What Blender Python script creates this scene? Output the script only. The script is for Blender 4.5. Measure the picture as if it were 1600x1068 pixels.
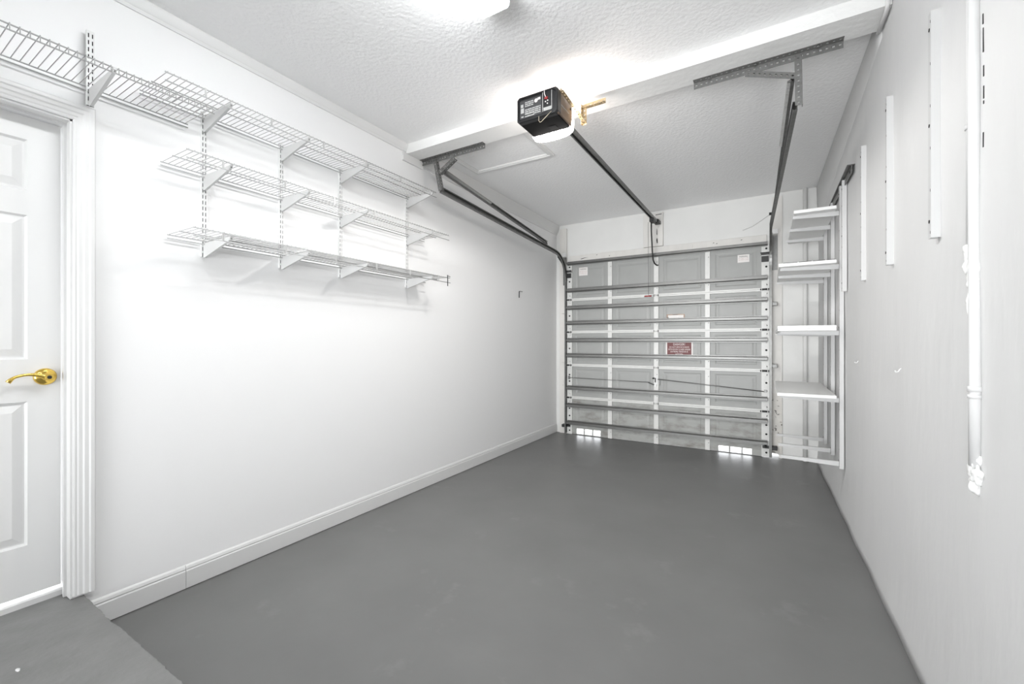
import bpy, bmesh, math, random
from mathutils import Vector, Matrix, noise

# ------------------------------------------------------------------ clearing
for o in list(bpy.data.objects):
    bpy.data.objects.remove(o, do_unlink=True)
SC = bpy.context.scene
COL = SC.collection
PI = math.pi
random.seed(7)

# ------------------------------------------------------------------ camera
cam_data = bpy.data.cameras.new('camera')
cam_data.sensor_fit = 'HORIZONTAL'
cam_data.sensor_width = 36.0
cam_data.lens = 36.0 * 670.0 / 1600.0
cam_data.clip_start = 0.05
cam = bpy.data.objects.new('camera', cam_data)
cam.location = (2.687, 0.0, 1.32)
cam.rotation_euler = (PI / 2, 0, math.radians(30.943))
COL.objects.link(cam)
SC.camera = cam

# ------------------------------------------------------------------ world and exposure
world = bpy.data.worlds.new('daylight')
SC.world = world
world.use_nodes = True
bgn = world.node_tree.nodes['Background']
bgn.inputs[0].default_value = (0.95, 0.97, 1.0, 1)
bgn.inputs[1].default_value = 6.0
SC.view_settings.view_transform = 'Standard'
SC.view_settings.look = 'None'
SC.view_settings.gamma = 1.0
SC.view_settings.exposure = 0.32
SC.view_settings.use_curve_mapping = False

TUBE_POWER = 26.0          # ceiling fixture lens emission
ADDED_REAR_POWER = 14.0          # unseen second fixture, added behind the camera to brighten the room
LENS_GLOW = 28.0            # glow of the opener lens
DOWN_FILL = 46.0         # added spot, throws opener light down but not onto the ceiling (watts)
BULB_POWER = 2.2           # opener bulb (watts)
REAR_FILL = 62.0      # added fill lamp in front of the closed rear wall (watts)

def lamp(name, kind, loc, energy, color, rot=(0, 0, 0), **kw):
    d = bpy.data.lights.new(name, kind)
    d.energy = energy
    d.color = color
    for k, v in kw.items():
        setattr(d, k, v)
    o = bpy.data.objects.new(name, d)
    o.location = loc
    o.rotation_euler = rot
    COL.objects.link(o)
    return o

lamp('rear_fill_lamp', 'AREA', (1.625, -2.28, 1.56), REAR_FILL, (0.97, 0.985, 1.0), (PI / 2 + 0.08, 0, 0), shape='RECTANGLE', size=2.6, size_y=2.5, spread=1.1)  # added area lamp behind the camera, brightens the far end

# ------------------------------------------------------------------ materials
def mat(name, color, rough=0.5, metal=0.0, var=0.0, scale=6.0, bump=0.0, bscale=40.0, bdist=0.01,
        stretch=(1, 1, 1), emit=None, spec=0.5, dirt=None):
    m = bpy.data.materials.new(name)
    m.use_nodes = True
    nt = m.node_tree
    N, L = nt.nodes, nt.links
    b = N['Principled BSDF']
    b.inputs['Base Color'].default_value = (*color, 1)
    b.inputs['Roughness'].default_value = rough
    b.inputs['Metallic'].default_value = metal
    b.inputs['Specular IOR Level'].default_value = spec
    tc = N.new('ShaderNodeTexCoord')
    mp = N.new('ShaderNodeMapping')
    mp.inputs['Scale'].default_value = stretch
    L.new(tc.outputs['Object'], mp.inputs['Vector'])
    last = None
    if var > 0:
        n = N.new('ShaderNodeTexNoise')
        n.inputs['Scale'].default_value = scale
        n.inputs['Detail'].default_value = 6
        L.new(mp.outputs['Vector'], n.inputs['Vector'])
        r = N.new('ShaderNodeValToRGB')
        r.color_ramp.elements[0].position = 0.3
        r.color_ramp.elements[1].position = 0.7
        r.color_ramp.elements[0].color = (*[c * (1 - var) for c in color], 1)
        r.color_ramp.elements[1].color = (*[min(1, c * (1 + var)) for c in color], 1)
        L.new(n.outputs['Fac'], r.inputs['Fac'])
        last = r.outputs['Color']
    if dirt:
        dcol, dscale, lo, hi = dirt
        n2 = N.new('ShaderNodeTexNoise')
        n2.inputs['Scale'].default_value = dscale
        n2.inputs['Detail'].default_value = 8
        n2.inputs['Roughness'].default_value = 0.65
        L.new(mp.outputs['Vector'], n2.inputs['Vector'])
        r2 = N.new('ShaderNodeValToRGB')
        r2.color_ramp.elements[0].position = lo
        r2.color_ramp.elements[1].position = hi
        r2.color_ramp.elements[0].color = (0, 0, 0, 1)
        r2.color_ramp.elements[1].color = (1, 1, 1, 1)
        L.new(n2.outputs['Fac'], r2.inputs['Fac'])
        mx = N.new('ShaderNodeMix')
        mx.data_type = 'RGBA'
        L.new(r2.outputs['Color'], mx.inputs[0])
        if last is None:
            mx.inputs[6].default_value = (*color, 1)
        else:
            L.new(last, mx.inputs[6])
        mx.inputs[7].default_value = (*dcol, 1)
        last = mx.outputs[2]
    if last is not None:
        L.new(last, b.inputs['Base Color'])
    if bump > 0:
        n3 = N.new('ShaderNodeTexNoise')
        n3.inputs['Scale'].default_value = bscale
        n3.inputs['Detail'].default_value = 4
        L.new(mp.outputs['Vector'], n3.inputs['Vector'])
        bp = N.new('ShaderNodeBump')
        bp.inputs['Strength'].default_value = bump
        bp.inputs['Distance'].default_value = bdist
        L.new(n3.outputs['Fac'], bp.inputs['Height'])
        L.new(bp.outputs['Normal'], b.inputs['Normal'])
    if emit:
        b.inputs['Emission Color'].default_value = (*emit[0], 1)
        b.inputs['Emission Strength'].default_value = emit[1]
    return m

M = {}
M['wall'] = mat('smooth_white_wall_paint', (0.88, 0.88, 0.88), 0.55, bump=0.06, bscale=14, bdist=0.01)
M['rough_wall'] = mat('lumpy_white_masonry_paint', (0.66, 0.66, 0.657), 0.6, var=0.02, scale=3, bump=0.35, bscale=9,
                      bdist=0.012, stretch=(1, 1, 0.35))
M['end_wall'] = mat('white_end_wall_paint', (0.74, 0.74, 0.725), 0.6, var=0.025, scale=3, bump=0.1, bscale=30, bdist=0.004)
M['ceiling'] = mat('textured_ceiling_paint', (0.92, 0.92, 0.92), 0.7, bump=0.5, bscale=44, bdist=0.010)
M['beam'] = mat('beam_paint', (0.84, 0.84, 0.83), 0.6, bump=0.4, bscale=22, bdist=0.01)
M['trim'] = mat('glossy_white_trim_paint', (0.74, 0.74, 0.735), 0.4)
M['door'] = mat('white_door_paint', (0.77, 0.77, 0.765), 0.4)
M['floor'] = mat('grey_floor_paint', (0.165, 0.165, 0.163), 0.42, var=0.06, scale=2.2, bump=0.08, bscale=30, bdist=0.004,
                 dirt=((0.215, 0.215, 0.212), 2.6, 0.60, 0.78))
M['step'] = mat('grey_step_paint', (0.19, 0.19, 0.187), 0.5, var=0.10, scale=6, bump=0.4, bscale=14, bdist=0.012)
M['wire'] = mat('white_coated_wire', (0.42, 0.42, 0.416), 0.35)
M['white_metal'] = mat('white_enamel_metal', (0.80, 0.80, 0.795), 0.4)
M['melamine'] = mat('white_melamine_board', (0.80, 0.80, 0.79), 0.35)
M['wall_metal'] = mat('painted_over_steel', (0.57, 0.57, 0.567), 0.5)
M['galv'] = mat('galvanised_steel', (0.21, 0.21, 0.205), 0.45, 0.7, var=0.12, scale=60)
M['strut'] = mat('galvanised_strut_steel', (0.18, 0.18, 0.175), 0.42, 0.75, var=0.12, scale=20, stretch=(0.2, 3, 3))
M['track'] = mat('oiled_track_steel', (0.20, 0.20, 0.195), 0.4, 0.8, var=0.15, scale=30)
M['spring'] = mat('zinc_spring_wire', (0.40, 0.40, 0.39), 0.4, 0.6)
M['track_bright'] = mat('worn_track_steel', (0.16, 0.16, 0.155), 0.4, 0.8, var=0.15, scale=30)
M['bracket'] = mat('white_bracket_enamel', (0.60, 0.60, 0.595), 0.4)
M['dark'] = mat('dark_steel', (0.035, 0.035, 0.035), 0.45, 0.5)
M['black'] = mat('black_plastic', (0.012, 0.012, 0.013), 0.38)
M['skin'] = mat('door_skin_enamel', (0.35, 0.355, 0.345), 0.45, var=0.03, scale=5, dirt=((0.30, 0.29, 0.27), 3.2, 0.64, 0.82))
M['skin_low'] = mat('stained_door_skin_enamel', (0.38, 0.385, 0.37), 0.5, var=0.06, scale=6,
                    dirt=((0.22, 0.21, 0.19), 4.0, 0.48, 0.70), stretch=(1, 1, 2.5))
M['stile'] = mat('white_stile_enamel', (0.70, 0.70, 0.68), 0.4, var=0.04, scale=20)
M['wood'] = mat('painted_jamb_wood', (0.72, 0.705, 0.675), 0.6, var=0.04, scale=8, dirt=((0.30, 0.26, 0.21), 7.0, 0.66, 0.78),
                stretch=(1.5, 1.5, 0.5))
M['rotten'] = mat('peeling_jamb_paint', (0.68, 0.66, 0.62), 0.7, var=0.06, scale=14, dirt=((0.07, 0.06, 0.05), 22.0, 0.585, 0.64))
M['brass'] = mat('polished_brass', (0.80, 0.56, 0.13), 0.16, 1.0)
M['glow_brown'] = mat('glow_tinted_brown', (0.20, 0.145, 0.11), 0.4, 0.4)  # brown holds the bulb's warm glow on dark metal; sticker border shares it
M['brasszinc'] = mat('yellow_zinc_strap', (0.46, 0.36, 0.22), 0.42, 0.6, var=0.15, scale=60)
M['red'] = mat('maroon_sign_enamel', (0.15, 0.035, 0.035), 0.5)
M['ink'] = mat('sign_white_ink', (0.82, 0.76, 0.74), 0.5)
M['sticker'] = mat('white_sticker', (0.80, 0.77, 0.75), 0.5)
M['blackink'] = mat('black_ink', (0.05, 0.045, 0.04), 0.5)
M['redink'] = mat('faded_red_ink', (0.45, 0.22, 0.20), 0.5)
M['redplastic'] = mat('red_plastic', (0.30, 0.03, 0.03), 0.4)
M['labelgrey'] = mat('label_print', (0.42, 0.42, 0.41), 0.5)
M['matte_black'] = mat('matte_black_plastic', (0.012, 0.012, 0.012), 0.9, spec=0.1)
M['badge'] = mat('dull_badge', (0.03, 0.03, 0.03), 0.9, spec=0.1)
M['darkgrey'] = mat('dark_grey_plastic', (0.05, 0.05, 0.052), 0.4)
M['cord'] = mat('pale_cord', (0.62, 0.55, 0.42), 0.6)
M['tube_lens'] = mat('lit_fixture_lens', (0.9, 0.9, 0.9), 0.4, emit=((0.97, 0.99, 1.0), TUBE_POWER))
M['added_rear_lens'] = mat('added_rear_fixture_lens', (0.9, 0.9, 0.9), 0.4, emit=((0.97, 0.99, 1.0), ADDED_REAR_POWER))
M['bulb_lens'] = mat('lit_opener_lens', (0.9, 0.88, 0.85), 0.4, emit=((1.0, 0.955, 0.92), LENS_GLOW))
M['frosted'] = mat('added_glow_pane', (0.8, 0.8, 0.8), 0.5, emit=((0.97, 0.985, 1.0), 0.5))  # glow for the pane added behind the camera
M['concrete'] = mat('sunlit_driveway', (0.6, 0.59, 0.56), 0.8)
M['plaster'] = mat('plaster_lump', (0.80, 0.80, 0.79), 0.6, bump=0.5, bscale=40, bdist=0.01)
M['hole'] = mat('dark_hole', (0.01, 0.01, 0.01), 0.8)

def liner_mat():
    m = bpy.data.materials.new('frosted_plastic_liner')
    m.use_nodes = True
    N, L = m.node_tree.nodes, m.node_tree.links
    b = N['Principled BSDF']
    b.inputs['Base Color'].default_value = (0.82, 0.82, 0.83, 1)
    b.inputs['Roughness'].default_value = 0.2
    t = N.new('ShaderNodeBsdfTransparent')
    mx = N.new('ShaderNodeMixShader')
    mx.inputs[0].default_value = 0.42
    L.new(t.outputs[0], mx.inputs[1])
    L.new(b.outputs[0], mx.inputs[2])
    L.new(mx.outputs[0], N['Material Output'].inputs['Surface'])
    return m
M['liner'] = liner_mat()

# ------------------------------------------------------------------ mesh helpers
class MB:
    """collects shapes for ONE mesh object"""
    def __init__(s):
        s.bm = bmesh.new()
        s.mi = 0
        s.smooth = False
    def _f(s, vs):
        try:
            f = s.bm.faces.new(vs)
            f.material_index = s.mi
            f.smooth = s.smooth
            return f
        except ValueError:
            return None
    def box(s, a, b, bev=0.0):
        x0, x1 = sorted((a[0], b[0])); y0, y1 = sorted((a[1], b[1])); z0, z1 = sorted((a[2], b[2]))
        v = [s.bm.verts.new(p) for p in ((x0, y0, z0), (x1, y0, z0), (x1, y1, z0), (x0, y1, z0),
                                         (x0, y0, z1), (x1, y0, z1), (x1, y1, z1), (x0, y1, z1))]
        fs = [s._f([v[i] for i in q]) for q in ((3, 2, 1, 0), (4, 5, 6, 7), (0, 1, 5, 4), (1, 2, 6, 5), (2, 3, 7, 6), (3, 0, 4, 7))]
        if bev > 0:
            es = list({e for f in fs for e in f.edges})
            r = bmesh.ops.bevel(s.bm, geom=es, offset=bev, segments=2, affect='EDGES', profile=0.5, material=s.mi)
        return s
    def obox(s, c, ux, uy, uz, hx, hy, hz):
        """box with its own axes"""
        c, ux, uy, uz = Vector(c), Vector(ux).normalized(), Vector(uy).normalized(), Vector(uz).normalized()
        v = []
        for dz in (-1, 1):
            for dx, dy in ((-1, -1), (1, -1), (1, 1), (-1, 1)):
                v.append(s.bm.verts.new(c + ux * hx * dx + uy * hy * dy + uz * hz * dz))
        for q in ((3, 2, 1, 0), (4, 5, 6, 7), (0, 1, 5, 4), (1, 2, 6, 5), (2, 3, 7, 6), (3, 0, 4, 7)):
            s._f([v[i] for i in q])
        return s
    def bar(s, p, q, w, t, up=(0, 0, 1)):
        """rectangular bar from p to q; w across, t along the up hint"""
        p, q = Vector(p), Vector(q)
        d = (q - p)
        L_ = d.length
        d.normalize()
        side = d.cross(Vector(up))
        if side.length < 1e-5:
            side = d.cross(Vector((0, 1, 0)))
        side.normalize()
        u = side.cross(d).normalized()
        return s.obox((p + q) / 2, d, side, u, L_ / 2, w / 2, t / 2)
    def cyl(s, p, q, r, n=10, r2=None, caps=True):
        p, q = Vector(p), Vector(q)
        d = (q - p).normalized()
        a = Vector((0, 0, 1)) if abs(d.z) < 0.9 else Vector((1, 0, 0))
        u = d.cross(a).normalized()
        w = d.cross(u).normalized()
        r2 = r if r2 is None else r2
        A = [s.bm.verts.new(p + (u * math.cos(2 * PI * i / n) + w * math.sin(2 * PI * i / n)) * r) for i in range(n)]
        B = [s.bm.verts.new(q + (u * math.cos(2 * PI * i / n) + w * math.sin(2 * PI * i / n)) * r2) for i in range(n)]
        sm = s.smooth
        s.smooth = True
        for i in range(n):
            s._f([A[i], A[(i + 1) % n], B[(i + 1) % n], B[i]][::-1])
        s.smooth = False
        if caps:
            s._f(A)
            s._f(B[::-1])
        s.smooth = sm
        return s
    def tube(s, pts, r, n=8):
        pts = [Vector(p) for p in pts]
        rings = []
        ref = None
        for i, p in enumerate(pts):
            t = (pts[min(i + 1, len(pts) - 1)] - pts[max(i - 1, 0)]).normalized()
            if ref is None:
                a = Vector((0, 0, 1)) if abs(t.z) < 0.9 else Vector((1, 0, 0))
                ref = t.cross(a).normalized()
            u = (ref - t * ref.dot(t)).normalized()
            ref = u
            w = t.cross(u)
            rr = r[i] if isinstance(r, (list, tuple)) else r
            rings.append([s.bm.verts.new(p + (u * math.cos(2 * PI * k / n) + w * math.sin(2 * PI * k / n)) * rr) for k in range(n)])
        s.smooth = True
        for a, b in zip(rings, rings[1:]):
            for k in range(n):
                s._f([a[k], a[(k + 1) % n], b[(k + 1) % n], b[k]])
        s.smooth = False
        s._f(rings[0][::-1])
        s._f(rings[-1])
        return s
    def sweep(s, pts, prof, side):
        """closed 2D profile (a along side, b along side x tangent) swept along pts"""
        pts = [Vector(p) for p in pts]
        S = Vector(side).normalized()
        rings = []
        for i, p in enumerate(pts):
            t = (pts[min(i + 1, len(pts) - 1)] - pts[max(i - 1, 0)]).normalized()
            S2 = (S - t * S.dot(t)).normalized()
            Nn = t.cross(S2).normalized()
            rings.append([s.bm.verts.new(p + S2 * a + Nn * b) for a, b in prof])
        n = len(prof)
        for A, B in zip(rings, rings[1:]):
            for k in range(n):
                s._f([A[k], A[(k + 1) % n], B[(k + 1) % n], B[k]])
        s._f(rings[0][::-1])
        s._f(rings[-1])
        return s
    def prism(s, poly, axis, a, b):
        """polygon of 2D points extruded along axis from a to b (x:(y,z) y:(x,z) z:(x,y))"""
        def P3(u, v, w):
            return {'x': (w, u, v), 'y': (u, w, v), 'z': (u, v, w)}[axis]
        A = [s.bm.verts.new(P3(u, v, a)) for u, v in poly]
        B = [s.bm.verts.new(P3(u, v, b)) for u, v in poly]
        n = len(poly)
        for k in range(n):
            s._f([A[k], A[(k + 1) % n], B[(k + 1) % n], B[k]])
        s._f(A[::-1])
        s._f(B)
        return s
    def blob(s, c, r, seed=0, amp=0.35, sub=2):
        m = bmesh.ops.create_icosphere(s.bm, subdivisions=sub, radius=1.0)
        for v in m['verts']:
            k = 1 + amp * noise.noise(v.co * 1.7 + Vector((seed * 3.1, seed, 0)))
            v.co = Vector((v.co.x * r[0], v.co.y * r[1], v.co.z * r[2])) * k + Vector(c)
        for v in m['verts']:
            for f in v.link_faces:
                f.smooth = True
                f.material_index = s.mi
        return s

def wloc(o):
    v = Vector((0, 0, 0))
    while o:
        v += Vector(o.location)
        o = o.parent
    return v

def obj(name, mb, mats, parent=None, loc=None):
    """links an MB as one mesh object; its coordinates are world coordinates"""
    bm = mb.bm
    bmesh.ops.recalc_face_normals(bm, faces=bm.faces[:])
    base = wloc(parent) if parent else Vector(loc or (0, 0, 0))
    if base.length > 0:
        bmesh.ops.translate(bm, verts=bm.verts[:], vec=-base)
    me = bpy.data.meshes.new(name)
    bm.to_mesh(me)
    bm.free()
    for m in (mats if isinstance(mats, (list, tuple)) else [mats]):
        me.materials.append(m)
    o = bpy.data.objects.new(name, me)
    COL.objects.link(o)
    if parent:
        o.parent = parent
    else:
        o.location = base
    return o

def tag(o, label, cat, group=None, kind=None):
    o['label'] = label
    o['category'] = cat
    if group:
        o['group'] = group
    if kind:
        o['kind'] = kind
    return o

def thing(name, label, cat, loc, group=None):
    o = bpy.data.objects.new(name, None)
    o.empty_display_size = 0.05
    o.location = loc
    COL.objects.link(o)
    return tag(o, label, cat, group)

def struct(name, mb, mats, parent=None, label=None):
    o = obj(name, mb, mats, parent)
    o['kind'] = 'structure'
    if label:
        o['label'] = label
    return o

def dup(root, loc, label, group=None):
    r = root.copy()
    COL.objects.link(r)
    r.location = loc
    r['label'] = label
    if group:
        r['group'] = group
    for ch in list(root.children):
        c = ch.copy()
        COL.objects.link(c)
        c.parent = r
        for g in list(ch.children):
            d = g.copy()
            COL.objects.link(d)
            d.parent = c
    return r

def rwx(y):                      # inner face of the right wall (the garage narrows slightly)
    return 3.2356 - 0.01503 * y

# ================================================================== THE SETTING
CEIL = 3.02
YB = -2.3                        # rear wall
YF = 5.76                        # end wall face
# floor, ceiling
m = MB(); m.box((-0.2, YB, -0.15), (3.5, 5.98, 0.0)); struct('floor', m, M['floor'])
m = MB(); m.box((-0.2, YB, CEIL), (3.5, 5.98, CEIL + 0.15)); struct('ceiling', m, M['ceiling'])
# raised slab by the house door, worn front edge
m = MB()
ny = 180
def edge_y(x):
    return 0.672 + 0.004 * noise.noise(Vector((x * 4, 0.3, 0))) + 0.006 * noise.noise(Vector((x * 38, 1.3, 0)))
top, low = [], []
for i in range(ny + 1):
    x = rwx(0.6) * i / ny
    top.append((x, edge_y(x)))
vt = [m.bm.verts.new((x, y, 0.166)) for x, y in top]
vc = [m.bm.verts.new((x, y + 0.002, 0.162)) for x, y in top]
vl = [m.bm.verts.new((x, y + 0.006, 0.0)) for x, y in top]
vb = [m.bm.verts.new((x, YB, 0.166)) for x, y in top]
for i in range(ny):
    m._f([vb[i], vb[i + 1], vt[i + 1], vt[i]])
    m._f([vt[i], vt[i + 1], vc[i + 1], vc[i]])
    m._f([vc[i], vc[i + 1], vl[i + 1], vl[i]])
m.box((-0.092, -0.215, 0.150), (0.0, 0.637, 0.166))
struct('floor_step', m, M['step'])
# paint chip on the step
m = MB(); m.blob((0.42, 0.40, 0.167), (0.012, 0.006, 0.003), 3); obj_chip = m
tag(obj('paint_chip', obj_chip, M['trim']), 'tiny white paint chip on the grey step near the house door', 'paint chip')

# left wall with door opening  Y -0.20..0.635, Z up to 2.32
D0, D1, DT, SILL = -0.215, 0.637, 2.318, 0.150
m = MB()
m.box((-0.2, D1, 0), (0, 5.98, CEIL))
m.box((-0.2, YB, 0), (0, D0, CEIL))
m.box((-0.2, D0, DT), (0, D1, CEIL))
m.box((-0.2, D0, 0), (0, D1, SILL))
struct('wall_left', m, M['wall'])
m = MB()                         # rear wall
m.box((-0.2, YB - 0.15, -0.15), (3.5, YB, CEIL + 0.15)); struct('wall_back', m, M['wall'])
# unseen glowing pane and frame, added to give the rear fill lamp a source
m = MB(); m.box((0.325, YB, 0.31), (2.925, YB + 0.006, 2.81)); w1 = struct('added_rear_pane', m, M['frosted'])
for xa_, xb_, za_, zb_ in ((0.265, 0.325, 0.25, 2.87), (2.925, 2.985, 0.25, 2.87), (0.325, 2.925, 0.25, 0.31), (0.325, 2.925, 2.81, 2.87)):
    m = MB(); m.box((xa_, YB, za_), (xb_, YB + 0.03, zb_)); struct('added_pane_frame', m, M['trim'], w1)
# right wall: lumpy masonry
def wall_d(y, z):
    d = 0.006 * noise.noise(Vector((y * 1.3, z * 0.7, 4.0))) + 0.003 * noise.noise(Vector((y * 4.5, z * 2.2, 9.0)))
    if z < 0.35:
        d += 0.02 * (1 - z / 0.35) ** 2 * (0.6 + 0.4 * noise.noise(Vector((y * 2.0, 0, 2))))
    return d
m = MB()
NY, NZ = 150, 60
grid = []
for i in range(NY + 1):
    y = YB + (5.98 - YB) * i / NY
    row = []
    for k in range(NZ + 1):
        z = CEIL * k / NZ
        d = wall_d(y, z)
        row.append(m.bm.verts.new((rwx(y) - d, y, z)))
    grid.append(row)
m.smooth = True
for i in range(NY):
    for k in range(NZ):
        m._f([grid[i][k], grid[i][k + 1], grid[i + 1][k + 1], grid[i + 1][k]])
m.smooth = False
# close the wall into a solid slab
rim = [r[0] for r in grid] + grid[-1][1:] + [r[-1] for r in grid[::-1]][1:] + grid[0][::-1][1:-1]
bk = [m.bm.verts.new((v.co.x + 0.2, v.co.y, v.co.z)) for v in rim]
for i in range(len(rim)):
    k = (i + 1) % len(rim)
    m._f([rim[i], rim[k], bk[k], bk[i]])
m._f(bk)
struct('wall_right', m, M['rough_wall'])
# end wall with the garage opening
GX0, GX1, GZ = 0.215, 2.665, 2.45
m = MB()
m.box((-0.05, YF, 0), (0.050, 5.98, CEIL)); m.box((0.063, YF, 0), (GX0, 5.98, CEIL)); m.box((0.05, 5.90, 0), (0.063, 5.98, CEIL)); m.box((0.05, YF, 2.962), (0.063, 5.90, CEIL))
m.box((GX0, YF, GZ), (GX1, 5.98, CEIL))
m.box((GX1, YF, 0.055), (3.5, 5.98, CEIL))
m.box((2.785, YF, 0), (3.5, 5.98, 0.055))
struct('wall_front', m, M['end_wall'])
# driveway outside
m = MB(); m.box((-6, 5.98, -0.10), (9, 16, -0.03)); struct('driveway', m, M['concrete'])

# beam across the ceiling
m = MB(); m.box((0.0, 2.70, 2.94), (rwx(2.8), 2.90, CEIL)); struct('trim_1', m, M['beam'], label='white drop beam across the ceiling')
# crown mouldings along the left wall
def crown(name, y0, y1, zl, depth):
    pr = [(0.0, CEIL), (0.0, zl), (0.008, zl), (0.012, zl + 0.012)]
    for i in range(7):
        a = i / 6
        pr.append((0.012 + (depth - 0.012) * a, zl + 0.016 + (CEIL - 0.010 - zl - 0.016) * (a ** 1.3)))
    pr.append((depth, CEIL))
    m = MB(); m.prism(pr, 'y', y0, y1); struct(name, m, M['trim'])
crown('trim_2', YB, 2.70, 2.952, 0.03)
# deeper crown: below the beam, then on to the end wall
m = MB()
m.box((0, 2.655, 2.872), (0.016, 2.90, 2.94))
struct('trim_3', m, M['trim'])
crown('trim_4', 2.90, YF, 2.888, 0.05)
# baseboard on the left wall (two lengths butted at Y 1.07)
for nm, y0, y1 in (('baseboard_left', 0.675, 1.069), ('baseboard_left.001', 1.071, 5.74)):
    m = MB()
    m.prism([(0, 0.004), (0.015, 0.004), (0.015, 0.094), (0.011, 0.100), (0.013, 0.106), (0.009, 0.118), (0.004, 0.124), (0, 0.125)], 'y', y0, y1)
    struct(nm, m, M['trim'])
# sloping plaster wedge in the top right corner
m = MB()
def wq(y, drop):
    return [(rwx(y) - 0.016, y, CEIL), (rwx(y) + 0.01, y, CEIL), (rwx(y) + 0.01, y, CEIL - drop - 0.05), (rwx(y) - 0.004, y, CEIL - drop)]
rings = []
for i in range(25):
    y = 2.9 + (YF - 2.9) * i / 24
    rings.append([m.bm.verts.new(p) for p in wq(y, 0.11 + 0.30 * (y - 2.9) / 2.86)])
m.smooth = True
for a, b in zip(rings, rings[1:]):
    for k in range(3):
        m._f([a[k], a[(k + 1) % 4], b[(k + 1) % 4], b[k]])
    m._f([a[3], a[0], b[0], b[3]])
m._f(rings[0]); m._f(rings[-1][::-1])
struct('trim_5', m, M['rough_wall'])

# ------------------------------------------------------------------ house door in the left wall
DX = -0.10                      # face of the door slab
# jamb + stop
m = MB()
m.box((-0.19, D1, 0.168), (0.002, D1 - 0.008, DT))
m.box((-0.19, D0, 0.168), (0.002, D0 + 0.008, DT))
m.box((-0.19, D0, DT), (0.002, D1, DT - 0.008))
m.box((-0.06, D1 - 0.008, 0.168), (-0.045, D1 - 0.018, DT - 0.008))
m.box((-0.06, D0 + 0.018, DT - 0.008), (-0.045, D1 - 0.018, DT - 0.018))
struct('trim_6', m, M['trim'])
# casing: stepped profile, mitred
def casing_profile(w):
    return [(0, 0), (0, 0.012), (0.006, 0.014), (0.012, 0.013), (0.018, 0.016), (0.030, 0.016), (0.036, 0.020), (0.050, 0.020), (0.056, 0.024),
            (w - 0.006, 0.024), (w, 0.020), (w, 0)]
m = MB()
cw = 0.074
pr = casing_profile(cw)
ra = [m.bm.verts.new((b, D1 + a, 0.178)) for a, b in pr]
rb = [m.bm.verts.new((b, D1 + a, DT + a)) for a, b in pr]
rc = [m.bm.verts.new((b, D0 - a, DT + a)) for a, b in pr]
rd = [m.bm.verts.new((b, D0 - a, 0.178)) for a, b in pr]
for A, B in ((ra, rb), (rb, rc), (rc, rd)):
    for k in range(len(pr)):
        m._f([A[k], A[(k + 1) % len(pr)], B[(k + 1) % len(pr)], B[k]])
m._f(ra); m._f(rd[::-1])
struct('trim_7', m, M['trim'], label='white stepped door casing')
# threshold
m = MB()
m.prism([(-0.19, 0.150), (-0.090, 0.150), (-0.088, 0.190), (-0.094, 0.196), (-0.19, 0.199)], 'y', D0, D1)
struct('trim_8', m, M['trim'], label='white door threshold')
# six-panel slab
door = MB()
def panel_face(mb, x, y0, y1, z0, z1, cells, depth=0.012, bev=0.045):
    """flat face at x with recessed bevelled panels (raised field)"""
    ys = sorted({y0, y1, *[c[0] for c in cells], *[c[1] for c in cells]})
    zs = sorted({z0, z1, *[c[2] for c in cells], *[c[3] for c in cells]})
    for a, b in zip(ys, ys[1:]):
        for c, d in zip(zs, zs[1:]):
            if any(a >= q[0] - 1e-6 and b <= q[1] + 1e-6 and c >= q[2] - 1e-6 and d <= q[3] + 1e-6 for q in cells):
                continue
            mb._f([mb.bm.verts.new(p) for p in ((x, a, c), (x, b, c), (x, b, d), (x, a, d))])
    for q in cells:
        def ring(off, dx):
            return [mb.bm.verts.new(p) for p in ((x + dx, q[0] + off, q[2] + off), (x + dx, q[1] - off, q[2] + off),
                                                  (x + dx, q[1] - off, q[3] - off), (x + dx, q[0] + off, q[3] - off))]
        R = [ring(0, 0), ring(0.008, -depth), ring(0.014, -depth), ring(bev, -0.002)]
        for A, B in zip(R, R[1:]):
            for k in range(4):
                mb._f([A[k], A[(k + 1) % 4], B[(k + 1) % 4], B[k]])
        mb._f(R[-1])
slab0, slab1, slz0, slz1 = D0 + 0.013, D1 - 0.014, 0.212, DT - 0.013
pw = 0.265
rY1 = 0.520; rY0 = rY1 - pw
lY0 = slab0 + (slab1 - rY1); lY1 = lY0 + pw
cells = []
for a, b in ((rY0, rY1), (lY0, lY1)):
    for z0, z1 in ((1.984, 2.205), (1.244, 1.875), (0.430, 1.059)):
        cells.append((a, b, z0, z1))
panel_face(door, DX, slab0, slab1, slz0, slz1, cells)
x1 = DX - 0.04
for q in (((DX, slab0, slz0), (DX, slab0, slz1), (x1, slab0, slz1), (x1, slab0, slz0)),
          ((DX, slab1, slz0), (DX, slab1, slz1), (x1, slab1, slz1), (x1, slab1, slz0)),
          ((DX, slab0, slz1), (DX, slab1, slz1), (x1, slab1, slz1), (x1, slab0, slz1)),
          ((DX, slab0, slz0), (DX, slab1, slz0), (x1, slab1, slz0), (x1, slab0, slz0)),
          ((x1, slab0, slz0), (x1, slab1, slz0), (x1, slab1, slz1), (x1, slab0, slz1))):
    door._f([door.bm.verts.new(p) for p in q])
bmesh.ops.remove_doubles(door.bm, verts=door.bm.verts[:], dist=0.0002)
d1 = struct('door_1', door, M['door'], label='white six panel house door with brass lever')
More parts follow.
